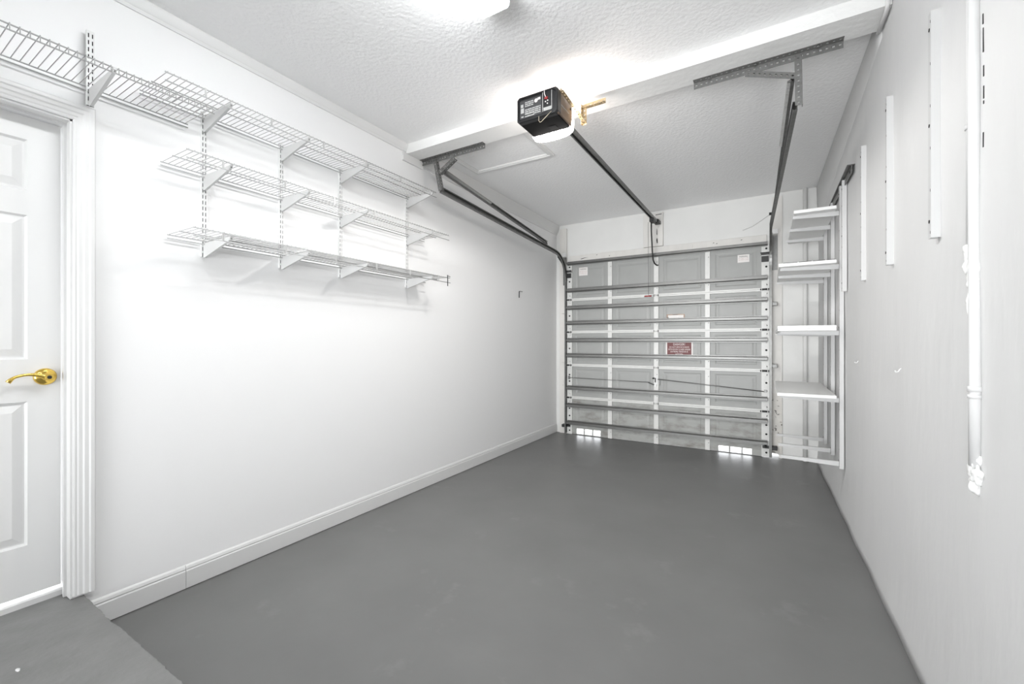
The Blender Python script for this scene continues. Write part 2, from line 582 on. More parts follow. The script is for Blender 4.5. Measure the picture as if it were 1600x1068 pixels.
# brass lever set
HY, HZ = 0.573, 1.165
m = MB()
n = 28
prof = [(0.0375, 0.0), (0.0375, 0.004), (0.034, 0.010), (0.026, 0.015), (0.016, 0.019), (0.012, 0.03), (0.012, 0.050)]
prev = None
m.smooth = True
for r, h in prof:
    ringv = [m.bm.verts.new((DX + h, HY + r * math.cos(2 * PI * i / n), HZ + r * math.sin(2 * PI * i / n))) for i in range(n)]
    if prev:
        for i in range(n):
            m._f([prev[i], prev[(i + 1) % n], ringv[(i + 1) % n], ringv[i]])
    prev = ringv
m.smooth = False
m._f(prev)
handle = obj('door_handle', m, M['brass'], d1)
handle['label'] = 'polished brass lever handle'
m = MB()
pts, rad = [], []
for i in range(15):
    a = i / 14
    pts.append((DX + 0.055 - 0.006 * math.sin(a * PI), HY - 0.004 - 0.115 * a, HZ + 0.004 * math.sin(a * PI * 1.2) + 0.010 * math.sin(a * PI) - (0.013 * max(0, (a - 0.8) / 0.2) ** 2)))
    rad.append(0.0125 - 0.0065 * min(1, a * 2.2) + (0.0035 * max(0, (a - 0.85) / 0.15)))
m.tube(pts, rad, 12)
m.cyl((DX + 0.04, HY, HZ), (DX + 0.068, HY, HZ), 0.0145, 20)
obj('lever', m, M['brass'], handle)
m = MB(); m.cyl((DX + 0.066, HY, HZ), (DX + 0.0695, HY, HZ), 0.0075, 16)
obj('lock_button', m, M['dark'], handle)

# ------------------------------------------------------------------ attic hatch in the far ceiling
hz = CEIL
t = thing('attic_hatch', 'white framed attic hatch in the ceiling beyond the beam', 'hatch', (0.595, 3.235, CEIL))
hx0, hx1, hy0, hy1 = 0.165, 1.025, 2.95, 3.525
m = MB()
fw_ = 0.055
pr = [(0, 0), (0, -0.010), (0.006, -0.016), (0.018, -0.014), (0.026, -0.020), (fw_ - 0.008, -0.020), (fw_, -0.012), (fw_, 0)]
R = []
for (cx_, cy_, sx, sy) in ((hx0 + fw_, hy0 + fw_, -1, -1), (hx1 - fw_, hy0 + fw_, 1, -1), (hx1 - fw_, hy1 - fw_, 1, 1), (hx0 + fw_, hy1 - fw_, -1, 1)):
    R.append([m.bm.verts.new((cx_ + sx * a, cy_ + sy * a, hz + b)) for a, b in pr])
for i in range(4):
    A, B = R[i], R[(i + 1) % 4]
    for k in range(len(pr)):
        m._f([A[k], A[(k + 1) % len(pr)], B[(k + 1) % len(pr)], B[k]])
obj('hatch_frame', m, M['trim'], t)
m = MB(); m.box((hx0 + fw_ + 0.004, hy0 + fw_ + 0.004, hz - 0.004), (hx1 - fw_ - 0.004, hy1 - fw_ - 0.004, hz))
obj('hatch_panel', m, M['ceiling'], t)

# ================================================================== LIGHT FIXTURES
def fixture(y0, y1, x0, x1, lensmat, label):
    xc = (x0 + x1) / 2
    t = thing('ceiling_light', label, 'light', (xc, (y0 + y1) / 2, CEIL), 'fluorescent ceiling fixtures')
    m = MB(); m.box((x0 + 0.015, y0 + 0.01, CEIL - 0.022), (x1 - 0.015, y1 - 0.01, CEIL))
    obj('fixture_base', m, M['white_metal'], t)
    m = MB()
    zb = 2.932
    m.prism([(x0, CEIL - 0.022), (x0, zb + 0.010), (x0 + 0.012, zb), (x1 - 0.012, zb), (x1, zb + 0.010), (x1, CEIL - 0.022)], 'y', y0 + 0.004, y1 - 0.004)
    obj('diffuser', m, lensmat, t)
    for ya, yb in ((y0, y0 + 0.004), (y1 - 0.004, y1)):
        m = MB(); m.prism([(x0, CEIL), (x0, zb + 0.008), (x0 + 0.010, zb - 0.002), (x1 - 0.010, zb - 0.002), (x1, zb + 0.008), (x1, CEIL)], 'y', ya, yb)
        obj('end_cap', m, M['white_metal'], t)
    return t
fixture(0.545, 1.765, 1.45, 1.615, M['tube_lens'], 'lit white fluorescent fixture on the near ceiling at the top of the photo')
fixture(-1.75, -0.53, 1.45, 1.615, M['added_rear_lens'], 'added lit fluorescent fixture on the rear ceiling behind the camera')  # added light source, out of view

# ================================================================== LEFT WALL SHELVING
ZS = (2.56, 2.24, 1.87)
STY = (1.157, 1.595, 2.038, 2.705)

def standard_mesh(length, width=0.027, depth=0.012, slots=True, pitch=0.032):
    """twin slotted channel hanging from z=0 down, back at x=0, facing +x"""
    m = MB()
    t = 0.0018
    w = width / 2
    m.box((0, -w, -length), (depth - t, -w + t, 0))
    m.box((0, w - t, -length), (depth - t, w, 0))
    sw = 0.0042
    cx = 0.0068
    xs0, xs1 = depth - t, depth
    if not slots:
        m.box((xs0, -w, -length), (xs1, w, 0)); return m
    m.box((xs0, -w, -length), (xs1, -cx - sw / 2, 0))
    m.box((xs0, cx + sw / 2, -length), (xs1, w, 0))
    m.box((xs0, -cx + sw / 2, -length), (xs1, cx - sw / 2, 0))
    n = int(length / pitch)
    for sgn in (-1, 1):
        y0, y1 = sgn * cx - sw / 2, sgn * cx + sw / 2
        z = 0.0
        for i in range(n):
            m.box((xs0, y0, z - 0.012), (xs1, y1, z))
            z -= pitch
        m.box((xs0, y0, -length), (xs1, y1, z))
    m.mi = 1
    m.box((0.0, -w + t, -length + 0.001), (0.0012, w - t, -0.001))  # dark sheet standing for the shade inside the slots
    m.mi = 0
    return m

def bracket_mesh(reach, hwall, htip, z0=0.0):
    """U shaped bracket: top edge along z=0 from x=0.012 to reach, deeper at the wall, facing +x"""
    m = MB()
    poly = [(0.013, z0), (reach - 0.004, z0), (reach, z0 - 0.005), (reach - 0.006, z0 - htip), (0.03, z0 - hwall), (0.013, z0 - hwall)]
    for y in (-0.006, 0.004):
        m.prism(poly, 'y', y, y + 0.002)
    m.bar((0.03, 0, z0 - hwall + 0.001), (reach - 0.006, 0, z0 - htip + 0.001), 0.012, 0.002)
    m.box((reach - 0.004, -0.006, z0 - 0.006), (reach + 0.002, 0.006, z0 + 0.002))
    m.mi = 0
    return m

# standards
names = ['white slotted shelf standard nearest the house door in the wire shelf set',
         'second white slotted standard from the house door holding the wire shelves',
         'third white slotted standard from the house door holding the wire shelves',
         'white slotted standard at the garage door end of the wire shelves']
GS = 'slotted standards on the left wall'
st0 = tag(obj('slotted_standard', standard_mesh(0.80), [M['white_metal'], M['hole']]), names[0], 'shelf standard', GS)
st0.location = (0.0005, STY[0], 2.59)
for y, lb in list(zip(STY, names))[1:]:
    c = st0.copy(); COL.objects.link(c); c.location = (0.0005, y, 2.59); c['label'] = lb
tag(obj('slotted_standard', standard_mesh(0.34), [M['white_metal'], M['hole']]),
    'short white slotted standard above the house door corner', 'shelf standard', GS).location = (0.025, 0.688, 2.735)

# brackets
tier = ['top', 'middle', 'bottom']
pos = ['nearest the house door', 'on the second standard', 'on the third standard', 'at the garage door end']
GB = 'white brackets under the wire shelves'
br0 = None
for k, z in enumerate(ZS):
    for i, y in enumerate(STY):
        lb = 'white shelf bracket under the %s wire shelf %s' % (tier[k], pos[i])
        if br0 is None:
            br0 = tag(obj('shelf_bracket', bracket_mesh(0.303, 0.080, 0.016), M['bracket']), lb, 'shelf bracket', GB)
            c = br0
        else:
            c = br0.copy(); COL.objects.link(c); c['label'] = lb
        c.location = (0, y, z - 0.006)
c = br0.copy(); COL.objects.link(c)
c['label'] = 'white bracket under the wire shelf above the house door'
c.location = (0.024, 0.688, 2.470)

def wire_shelf(y0, y1, z, x1, label, lip, mid=True, ties=(), pitch=0.0254, bent=False):
    t = thing('wire_shelf', label, 'wire shelf', (0, (y0 + y1) / 2, z), 'white wire shelves on the left wall')
    r = 0.0032
    m = MB(); m.cyl((x1, y0 - 0.010, z), (x1, y1 + 0.010, z), r, 8); obj('front_rail', m, M['wire'], t)
    m = MB(); m.cyl((x1 + 0.002, y0 - 0.010, z - lip), (x1 + 0.002, y1 + 0.010, z - lip), r, 8); obj('lip_rail', m, M['wire'], t)
    if mid:
        m = MB(); m.cyl((0.165, y0 - 0.010, z), (0.165, y1 + 0.010, z), r, 8); obj('middle_rail', m, M['wire'], t)
    for dz in (0, -0.017):
        m = MB(); m.cyl((0.030, y0 - 0.010, z + dz), (0.030, y1 + 0.010, z + dz), r, 8); obj('back_rail', m, M['wire'], t)
    m = MB()
    n = int(round((y1 - y0) / pitch))
    for i in range(n + 1):
        y = y0 + (y1 - y0) * i / n
        rr = 0.0017
        zz = z + 0.0045
        m.cyl((0.028, y, zz), (x1 + 0.003, y, zz), rr, 5)
        if bent:
            m.cyl((x1 + 0.0045, y, zz), (x1 + 0.0045, y, z - lip - 0.003), rr, 5)
    obj('cross_wires', m, M['wire'], t)
    for y in ties:
        m = MB(); m.box((x1 + 0.001, y - 0.004, z - lip - 0.003), (x1 + 0.0055, y + 0.004, z + 0.003)); obj('lip_tie', m, M['wire'], t)
    return t
wire_shelf(-0.75, 1.062, 2.478, 0.312, 'white wire shelf over the house door with closely tied front lip', 0.021, mid=False, bent=True)
wire_shelf(0.878, 2.725, 2.560, 0.312, 'topmost long white wire shelf of the three tier set', 0.040, ties=[1.033 + 0.3245 * i for i in range(6)])
wire_shelf(0.962, 2.890, 2.238, 0.312, 'middle long white wire shelf of the three tier set', 0.040, ties=[1.111 + 0.3245 * i for i in range(6)])
wire_shelf(0.990, 2.905, 1.872, 0.312, 'lowest long white wire shelf carrying clear plastic liners', 0.040, ties=[1.111 + 0.3305 * i for i in range(6)])
# plastic liners on the lowest shelf
def liner(y0, y1, label, sag0=0, sag1=0):
    m = MB()
    n = 24
    A = []
    for i in range(n + 1):
        a = i / n
        y = y0 + (y1 - y0) * a
        dz = sag1 * max(0, (a - 0.75) / 0.25) ** 2 + sag0 * max(0, (0.2 - a) / 0.2) ** 2
        A.append([m.bm.verts.new((x, y, 1.8800 + dz)) for x in (0.036, 0.295)])
    m.smooth = True
    for a, b in zip(A, A[1:]):
        m._f([a[0], a[1], b[1], b[0]])
    bmesh.ops.solidify(m.bm, geom=m.bm.faces[:], thickness=0.0012)
    tag(obj('shelf_liner', m, M['liner']), label, 'shelf liner', 'plastic liners on the lowest wire shelf')
liner(1.15, 1.600, 'clear plastic liner at the house door end of the lowest wire shelf', 0, 0.010)
liner(1.612, 2.82, 'long clear plastic liner on the garage door end of the lowest wire shelf')
# dark wire hook at the end of the lowest shelf and wall pin
m = MB()
m.tube([(0.322, 2.87, 1.895), (0.322, 2.872, 1.882), (0.322, 2.872, 1.86), (0.322, 2.872, 1.80)], 0.0035, 8)
m.tube([(0.318, 2.872, 1.886), (0.300, 2.90, 1.892), (0.285, 2.95, 1.892)], 0.003, 8)
tag(obj('wire_hook', m, M['dark']), 'small dark wire hook hanging at the garage door end of the lowest wire shelf', 'hook')
m = MB()
m.tube([(0.0, 4.735, 1.955), (0.02, 4.70, 1.955), (0.03, 4.606, 1.948)], 0.003, 8)
m.tube([(0.03, 4.606, 1.945), (0.03, 4.606, 1.868)], 0.0055, 8)
tag(obj('wall_hook', m, M['dark']), 'small dark bent hook alone on the left wall near the garage door', 'hook')

# ================================================================== GARAGE DOOR
gd = thing('garage_door', 'white steel sectional garage door seen from inside with grey bracing struts', 'garage door', (1.43, 5.72, 0.0))
GZS = [0.006, 0.530, 0.992, 1.462, 1.922, 2.440]
STX = [(0.175, 0.272), (0.800, 0.857), (1.411, 1.467), (2.018, 2.072), (2.612, 2.688)]
YS = 5.715                      # skin face
YSB = 5.737
X0D, X1D = 0.175, 2.690
def skin(mb, x0, x1, z0, z1, cells, holes=()):
    allc = list(cells) + list(holes)
    xs = sorted({x0, x1, *[c[0] for c in allc], *[c[1] for c in allc]})
    zs = sorted({z0, z1, *[c[2] for c in allc], *[c[3] for c in allc]})
    def inside(a, b, c, d, L_):
        return any(a >= q[0] - 1e-6 and b <= q[1] + 1e-6 and c >= q[2] - 1e-6 and d <= q[3] + 1e-6 for q in L_)
    for a, b in zip(xs, xs[1:]):
        for c, d in zip(zs, zs[1:]):
            if inside(a, b, c, d, holes):
                continue
            mb._f([mb.bm.verts.new(p) for p in ((a, YSB, c), (b, YSB, c), (b, YSB, d), (a, YSB, d))])
            if inside(a, b, c, d, cells):
                continue
            mb._f([mb.bm.verts.new(p) for p in ((a, YS, c), (b, YS, c), (b, YS, d), (a, YS, d))])
    for q in cells:
        def ring(off, dy):
            return [mb.bm.verts.new(p) for p in ((q[0] + off, YS + dy, q[2] + off), (q[1] - off, YS + dy, q[2] + off),
                                                  (q[1] - off, YS + dy, q[3] - off), (q[0] + off, YS + dy, q[3] - off))]
        R = [ring(0, 0), ring(0.014, 0.004), ring(0.030, 0.004), ring(0.050, 0.001)]
        for A, B in zip(R, R[1:]):
            for k in range(4):
                mb._f([A[k], A[(k + 1) % 4], B[(k + 1) % 4], B[k]])
        mb._f(R[-1])
    for q in holes:
        for (a, b) in (((q[0], q[2]), (q[1], q[2])), ((q[1], q[2]), (q[1], q[3])), ((q[1], q[3]), (q[0], q[3])), ((q[0], q[3]), (q[0], q[2]))):
            mb._f([mb.bm.verts.new(p) for p in ((a[0], YS, a[1]), (b[0], YS, b[1]), (b[0], YSB, b[1]), (a[0], YSB, a[1]))])
    for p in (((x0, z0), (x1, z0)), ((x1, z0), (x1, z1)), ((x1, z1), (x0, z1)), ((x0, z1), (x0, z0))):
        (a, b) = p
        mb._f([mb.bm.verts.new(v) for v in ((a[0], YS, a[1]), (b[0], YS, b[1]), (b[0], YSB, b[1]), (a[0], YSB, a[1]))])

VENT_L = [(0.333, 0.440), (0.456, 0.565), (0.582, 0.687)]
VENT_R = [(2.163, 2.276), (2.290, 2.407), (2.421, 2.514)]
for i in range(5):
    z0, z1 = GZS[i], GZS[i + 1] - 0.0005
    m = MB()
    cl = []
    for a, b in zip(STX, STX[1:]):
        lo = z0 + (0.15 if i == 0 else 0.060)
        cl.append((a[1] + 0.055, b[0] - 0.045, lo, z1 - 0.055))
    holes = []
    if i == 0:
        holes = [(a, b, 0.014, 0.090) for a, b in VENT_L] + [(a, b, 0.010, 0.076) for a, b in VENT_R]
    skin(m, X0D, X1D, z0, z1, cl, holes)
    sec = obj('door_section', m, M['skin_low'] if i == 0 else M['skin'], gd)
    if i == 0:
        sec['label'] = 'bottom section, stained, with six bright vent openings'
    # stiles
    for j, (a, b) in enumerate(STX):
        m = MB()
        m.box((a, 5.693, z0 + 0.002), (b, YS, z1 - 0.002))
        if j in (0, 4):
            m.mi = 1
            xh = 0.236 if j == 0 else 2.660
            nh = 5
            for q in range(nh):
                zz = z0 + (z1 - z0) * (q + 0.5) / nh
                m.cyl((xh, 5.6905, zz), (xh, 5.6935, zz), 0.0115, 10)
            m.mi = 0
        else:
            m.mi = 1
            for zz in (z0 + 0.09, z1 - 0.09):
                m.cyl(((a + b) / 2 + 0.012, 5.6915, zz), ((a + b) / 2 + 0.012, 5.6935, zz), 0.0045, 8)
            m.mi = 0
        obj('stile', m, [M['stile'], M['hole']], sec)
    # meeting rails
    if i < 4:
        m = MB(); m.box((0.272, 5.694, z1 - 0.018), (2.612, YS, z1 - 0.001)); obj('meeting_rail', m, M['stile'], sec)
    if i > 0:
        m = MB(); m.box((0.272, 5.696, z0 + 0.001), (2.612, YS, z0 + 0.018)); obj('meeting_rail', m, M['stile'], sec)
# bottom weather seal
m = MB(); m.box((X0D + 0.08, YS + 0.003, 0.0), (2.62, YSB, 0.006)); obj('bottom_seal', m, M['darkgrey'], gd)
# struts: hat profile
def strut(z, x0=0.205, x1=2.672, y=5.692, h=0.046, d=0.052):
    m = MB()
    t = 0.002
    p = [(y, z + h / 2), (y, z + h / 2 + 0.010), (y - t, z + h / 2 + 0.010), (y - t, z + h / 2), (y - d, z + h * 0.30),
         (y - d, z - h * 0.30), (y - t, z - h / 2), (y - t, z - h / 2 - 0.010), (y, z - h / 2 - 0.010), (y, z - h / 2),
         (y - d + t, z - h * 0.30 + t), (y - d + t, z + h * 0.30 - t)]
    m.prism(p, 'x', x0, x1)
    return obj('strut', m, M['strut'], gd)
for z in (2.440, 2.056, 1.807, 1.592, 1.346, 1.130, 0.669, 0.419, 0.170):
    strut(z, h=0.036 if z > 2.4 else 0.044)
# hinges at the meeting lines
def hinge(x, z, outer):
    m = MB()
    if outer:
        for s_ in (1, -1):
            poly = [(x - 0.028, z + s_ * 0.012), (x + 0.028, z + s_ * 0.012), (x + 0.012, z + s_ * 0.072), (x - 0.012, z + s_ * 0.072)]
            m.prism(poly, 'y', 5.686, 5.6925)
        m.mi = 1
        m.cyl((x - 0.045, 5.672, z), (x + 0.045, 5.672, z), 0.010, 10)
        m.mi = 0
        for s_ in (-0.03, 0.03):
            m.box((x + s_ - 0.003, 5.662, z - 0.015), (x + s_ + 0.003, 5.6925, z + 0.015))
    else:
        m.box((x - 0.022, 5.686, z + 0.010), (x + 0.022, 5.6925, z + 0.065))
        m.box((x - 0.022, 5.686, z - 0.065), (x + 0.022, 5.6925, z - 0.010))
        m.cyl((x - 0.024, 5.684, z), (x + 0.024, 5.684, z), 0.008, 10)
        m.mi = 1
        for s_ in (-0.030, 0.026):
            m.box((x + s_, 5.680, z - 0.014), (x + s_ + 0.004, 5.692, z + 0.014))
    return obj('hinge', m, [M['stile'], M['dark']], gd)
for z in GZS[1:5]:
    zz = z - 0.0015
    for j, (a, b) in enumerate(STX):
        if j in (0, 4):
            hinge(0.225 if j == 0 else 2.645, zz, True)
        elif j == 2:
            hinge((a + b) / 2, zz, False)
# rollers with stems
def roller(side, z):
    m = MB()
    if side < 0:
        m.cyl((0.178, 5.668, z), (0.270, 5.668, z), 0.005, 8)
    else:
        m.cyl((2.605, 5.668, z), (2.700, 5.668, z), 0.005, 8)
    obj('roller_stem', m, M['dark'], gd)
for z in GZS[1:5]:
    roller(-1, z - 0.0015); roller(1, z - 0.0015)
# top roller brackets
for x0, x1 in ((0.192, 0.262), (2.612, 2.682)):
    m = MB()
    m.box((x0, 5.676, 2.235), (x1, 5.6925, 2.300))
    m.box((x0 - 0.004, 5.655, 2.315), (x1 + 0.01, 5.690, 2.326))
    m.cyl((x0 - 0.01, 5.66, 2.335), (x1 + 0.012, 5.66, 2.335), 0.006, 8)
    obj('top_roller_bracket', m, M['dark'], gd)
# bottom corner brackets
for s_, x0, x1 in ((-1, 0.185, 0.250), (1, 2.622, 2.684)):
    m = MB()
    m.box((x0, 5.672, 0.110), (x1, 5.6925, 0.140))
    m.cyl((x0 + 0.02, 5.668, 0.135), (x1 - 0.02, 5.668, 0.135), 0.014, 10)
    obj('bottom_bracket', m, M['dark'], gd)
# lock: T handle spindle with two rods
m = MB()
m.box((1.422, 5.684, 0.775), (1.456, 5.693, 0.865))
m.mi = 1
m.box((1.425, 5.674, 0.800), (1.438, 5.685, 0.858))
m.cyl((1.403, 5.668, 0.852), (1.412, 5.692, 0.852), 0.010, 8)
m.bar((1.338, 5.682, 0.797), (1.416, 5.682, 0.767), 0.008, 0.012)
m.mi = 0
m.cyl((1.432, 5.672, 0.760), (1.432, 5.692, 0.760), 0.016, 12)
lk = obj('lock', m, [M['white_metal'], M['dark']], gd)
m = MB(); m.cyl((0.225, 5.683, 0.812), (1.345, 5.683, 0.797), 0.004, 8); obj('lock_rod', m, M['track'], lk)
m = MB(); m.cyl((1.462, 5.680, 0.842), (2.655, 5.683, 0.752), 0.005, 8); obj('lock_rod', m, M['galv'], lk)
m = MB()
m.box((1.470, 5.684, 0.765), (1.485, 5.700, 0.850)); obj('lock_keeper', m, M['galv'], lk)
for x in (0.232, 2.652):
    m = MB(); m.box((x - 0.014, 5.678, 0.745 if x > 1 else 0.790), (x + 0.014, 5.693, 0.775 if x > 1 else 0.835)); obj('rod_guide', m, M['galv'], lk)

# stickers and signs on the door
def text_mesh(body, size, loc, align='CENTER', extrude=0.0003):
    cu = bpy.data.curves.new('lettering', 'FONT')
    cu.body = body
    cu.size = size
    cu.align_x = align
    cu.extrude = extrude
    cu.resolution_u = 2
    cu.space_line = 1.0
    o = bpy.data.objects.new('lettering', cu)
    COL.objects.link(o)
    bpy.context.view_layer.update()
    dg = bpy.context.evaluated_depsgraph_get()
    me = bpy.data.meshes.new_from_object(o.evaluated_get(dg))
    bpy.data.objects.remove(o, do_unlink=True)
    return me
def letter(name, lines, parent, y, mtl):
    """lines: (text, size, x, z, width) facing -Y"""
    bm = bmesh.new()
    for txt, size, x, z, width in lines:
        me = text_mesh(txt, size, (0, 0, 0))
        b2 = bmesh.new(); b2.from_mesh(me)
        xs = [v.co.x for v in b2.verts]
        w = max(xs) - min(xs)
        k = width / w if width else 1.0
        for v in b2.verts:
            v.co = Vector((x + v.co.x * k, y - v.co.z, z + v.co.y))
        tmp = bpy.data.meshes.new('t'); b2.to_mesh(tmp); b2.free()
        bm.from_mesh(tmp)
        bpy.data.meshes.remove(tmp)
        bpy.data.meshes.remove(me)
    mb = MB(); mb.bm.free(); mb.bm = bm
    return obj(name, mb, mtl, parent)

sg = thing('warning_sign', 'maroon danger sign with white lettering on the garage door', 'sign', (1.716, 5.713, 1.234))
m = MB(); m.box((1.572, 5.711, 1.150), (1.860, 5.7145, 1.318)); obj('sign_plate', m, M['red'], sg)
for xa_, xb_ in ((1.555, 1.572), (1.860, 1.877)):
    m = MB(); m.box((xa_, 5.713, 1.150), (xb_, 5.7145, 1.318)); obj('sign_edge', m, M['sticker'], sg)
letter('lettering', [('DANGER!', 0.040, 1.716, 1.277, 0.140), ('DO NOT REMOVE SCREWS', 0.026, 1.716, 1.246, 0.235),
                     ('WITH DOOR CLOSED UNDER', 0.026, 1.716, 1.217, 0.262), ('EXTREME TENSION IS', 0.026, 1.716, 1.189, 0.205),
                     ('LETHAL', 0.022, 1.716, 1.162, 0.090)], sg, 5.7105, M['ink'])
def sticker(name, x0, x1, z0, z1, label):
    s_ = thing(name, label, 'sticker', ((x0 + x1) / 2, 5.714, (z0 + z1) / 2), 'warning stickers on the garage door')
    yy = 5.7135
    m = MB(); m.box((x0, yy, z0), (x1, 5.7147, z1)); obj('sticker_sheet', m, M['sticker'], s_)
    w, h = x1 - x0, z1 - z0
    letter('heading', [('WARNING', 0.022, (x0 + x1) / 2, z1 - 0.030, w * 0.72)], s_, yy - 0.0004, M['blackink'])
    for body, f in (('-- --- - --', 0.45), ('-- ---- - ---', 0.25)):
        letter('small_print', [(body, 0.030, (x0 + x1) / 2, z0 + h * f, w * 0.8)], s_, yy - 0.0004, M['redink'])
    return s_
sticker('warning_sticker', 0.371, 0.500, 2.258, 2.372, 'small white warning sticker on the top left panel of the garage door')
sticker('warning_sticker', 2.368, 2.490, 2.255, 2.345, 'small white warning sticker on the top right panel of the garage door')
s_ = thing('instruction_sticker', 'pale brown bordered sticker half hidden by a strut above the danger sign', 'sticker', (1.672, 5.714, 1.636))
m = MB(); m.box((1.565, 5.712, 1.600), (1.782, 5.7147, 1.672)); obj('sticker_border', m, M['glow_brown'], s_)
m = MB(); m.box((1.582, 5.711, 1.600), (1.768, 5.712, 1.660)); obj('sticker_sheet', m, M['sticker'], s_)
m = MB(); m.box((1.568, 5.7105, 1.616), (1.590, 5.711, 1.634)); obj('printed_block', m, M['blackink'], s_)
m = MB(); m.box((1.64, 5.7108, 1.662), (1.70, 5.712, 1.668)); obj('printed_line', m, M['blackink'], s_)

# wooden jambs, header and centre board around the opening
def board(name, a, b, mtl, label, bev=0.004):
    m = MB(); m.box(a, b, bev)
    return tag(obj(name, m, mtl), label, 'board')
board('jamb_board', (0.064, 5.725, 0.0), (0.172, YF, 2.962), M['wood'], 'tall painted wooden jamb board left of the garage door in the corner')
m = MB()
m.prism([(2.715, 0.052), (2.775, 0.046), (2.788, 0.030), (2.792, 0.0), (2.815, 0.0), (2.815, 2.975), (2.715, 2.975)], 'y', 5.738, YF)
tag(obj('jamb_board', m, M['wood']), 'tall painted wooden jamb board with peeling paint right of the garage door', 'board')
jr = bpy.data.objects['jamb_board.001']
m = MB(); m.box((2.7155, 5.7368, 0.054), (2.8145, 5.7385, 0.74)); obj('peeling_paint', m, M['rotten'], jr)
board('header_board', (0.215, 5.735, 2.462), (2.665, YF, 2.556), M['wood'], 'horizontal painted wooden header board above the garage door')
board('centre_board', (1.268, 5.728, 2.560), (1.517, YF, 2.992), M['wood'], 'upright painted board above the garage door holding the opener rail')

# cracks and chips in the old boards
def crack(parent, pts, y):
    m = MB(); m.prism(pts, 'y', y - 0.0008, y + 0.002); obj('paint_crack', m, M['hole'], parent)
cb = bpy.data.objects['centre_board']
crack(cb, [(1.440, 2.600), (1.452, 2.598), (1.449, 2.655), (1.440, 2.668), (1.434, 2.64)], 5.728)
crack(cb, [(1.436, 2.715), (1.446, 2.70), (1.445, 2.765), (1.439, 2.795)], 5.728)
crack(cb, [(1.425, 2.962), (1.500, 2.966), (1.500, 2.974), (1.425, 2.970)], 5.728)
hb = bpy.data.objects['header_board']
crack(hb, [(0.385, 2.502), (0.440, 2.512), (0.500, 2.512), (0.440, 2.505), (0.400, 2.496)], 5.735)
for x, z in ((0.62, 2.530), (0.80, 2.500), (2.100, 2.520), (2.135, 2.508), (2.40, 2.52)):
    crack(hb, [(x, z), (x + 0.014, z + 0.002), (x + 0.016, z + 0.009), (x + 0.002, z + 0.007)], 5.735)
m = MB(); m.tube([(2.42, 5.757, 2.640), (2.52, 5.757, 2.672), (2.62, 5.757, 2.735), (2.712, 5.757, 2.800)], 0.0025, 6)
tag(obj('cord', m, M['labelgrey']), 'thin grey cord slanting across the end wall at the right end of the header board', 'cord')

# ================================================================== TRACKS
def cprof(w, h, l, t=0.003, flip=1):
    p = [(0, -h / 2), (w, -h / 2), (w, -h / 2 + l), (w - t, -h / 2 + l), (w - t, -h / 2 + t), (t, -h / 2 + t),
         (t, h / 2 - t), (w - t, h / 2 - t), (w - t, h / 2 - l), (w, h / 2 - l), (w, h / 2), (0, h / 2)]
    return [(a * flip, b) for a, b in p]
def curve_pts(x, yc, zc, r, n=14):
    """from horizontal (heading +Y) bending down to vertical"""
    return [(x, yc + r * math.sin(a), zc + r * math.cos(a)) for a in [PI / 2 * i / n for i in range(n + 1)]]

def track(side, label):
    # side -1 left, +1 right
    xs, xe = (0.205, 0.180) if side < 0 else (2.825, 2.715)
    op = 1 if side < 0 else -1
    t = thing('door_track', label, 'door track', (xe, 5.66, 0.0), 'garage door tracks')
    r = 0.36
    ytop = 5.662 - r
    ztop = 2.548
    z0h = 2.655
    m = MB()
    m.sweep([(xs, 2.905, z0h), (xs + (xe - xs) * 0.5, 4.1, z0h + (ztop - z0h) * 0.5), (xe, ytop, ztop)], cprof(0.024, 0.052, 0.009, flip=op), (1, 0, 0))
    obj('horizontal_track', m, M['track'], t)
    m = MB()
    m.sweep(curve_pts(xe, ytop, ztop - r, r), cprof(0.024, 0.050, 0.009, flip=op), (1, 0, 0))
    obj('curved_track', m, M['track'], t)
    m = MB()
    m.sweep([(xe, 5.662, ztop - r), (xe, 5.662, 0.02)], cprof(0.026 if side > 0 else 0.020, 0.050, 0.012, flip=op), (1, 0, 0))
    obj('vertical_track', m, M['track_bright'] if side > 0 else M['track'], t)
    # flag bracket to the jamb
    xa = xe - op * 0.002
    m = MB()
    m.prism([(5.40, 2.50), (5.56, 2.52), (5.722, 2.52), (5.722, 2.18), (5.690, 2.16), (5.640, 2.38)], 'x', xa - 0.003 if op > 0 else xa, xa if op > 0 else xa + 0.003)
    x2 = xa - op * 0.055
    m.box((min(xa, x2), 5.7215 if side < 0 else 5.7345, 2.14), (max(xa, x2), 5.7245 if side < 0 else 5.7375, 2.54))
    obj('flag_bracket', m, M['track'] if side < 0 else M['galv'], t)
    m = MB(); m.box((min(xa, x2), 5.69, 2.545), (max(xa, x2) , 5.7215, 2.60)); obj('bracket_block', m, M['white_metal'], t)
    # track clips
    for z in (0.12, 1.05, 1.75):
        m = MB()
        x2 = xa - op * 0.05
        m.box((min(xa, x2), 5.655, z - 0.02), (max(xa, x2), 5.7235 if side < 0 else 5.7365, z + 0.02), 0.003)
        obj('track_clip', m, M['dark'] if z < 0.3 else (M['wood'] if side < 0 else M['galv']), t)
    # bolts on the horizontal part
    m = MB()
    yb, zb = 5.02, 2.605
    m.cyl((xe + op * 0.0, yb, zb), (xe + op * 0.028, yb, zb), 0.014, 10)
    obj('bolt', m, M['dark'], t)
    return t
track(-1, 'left garage door track curving from the ceiling hanger down the left jamb')
track(1, 'right garage door track curving from the ceiling hanger down the right jamb')

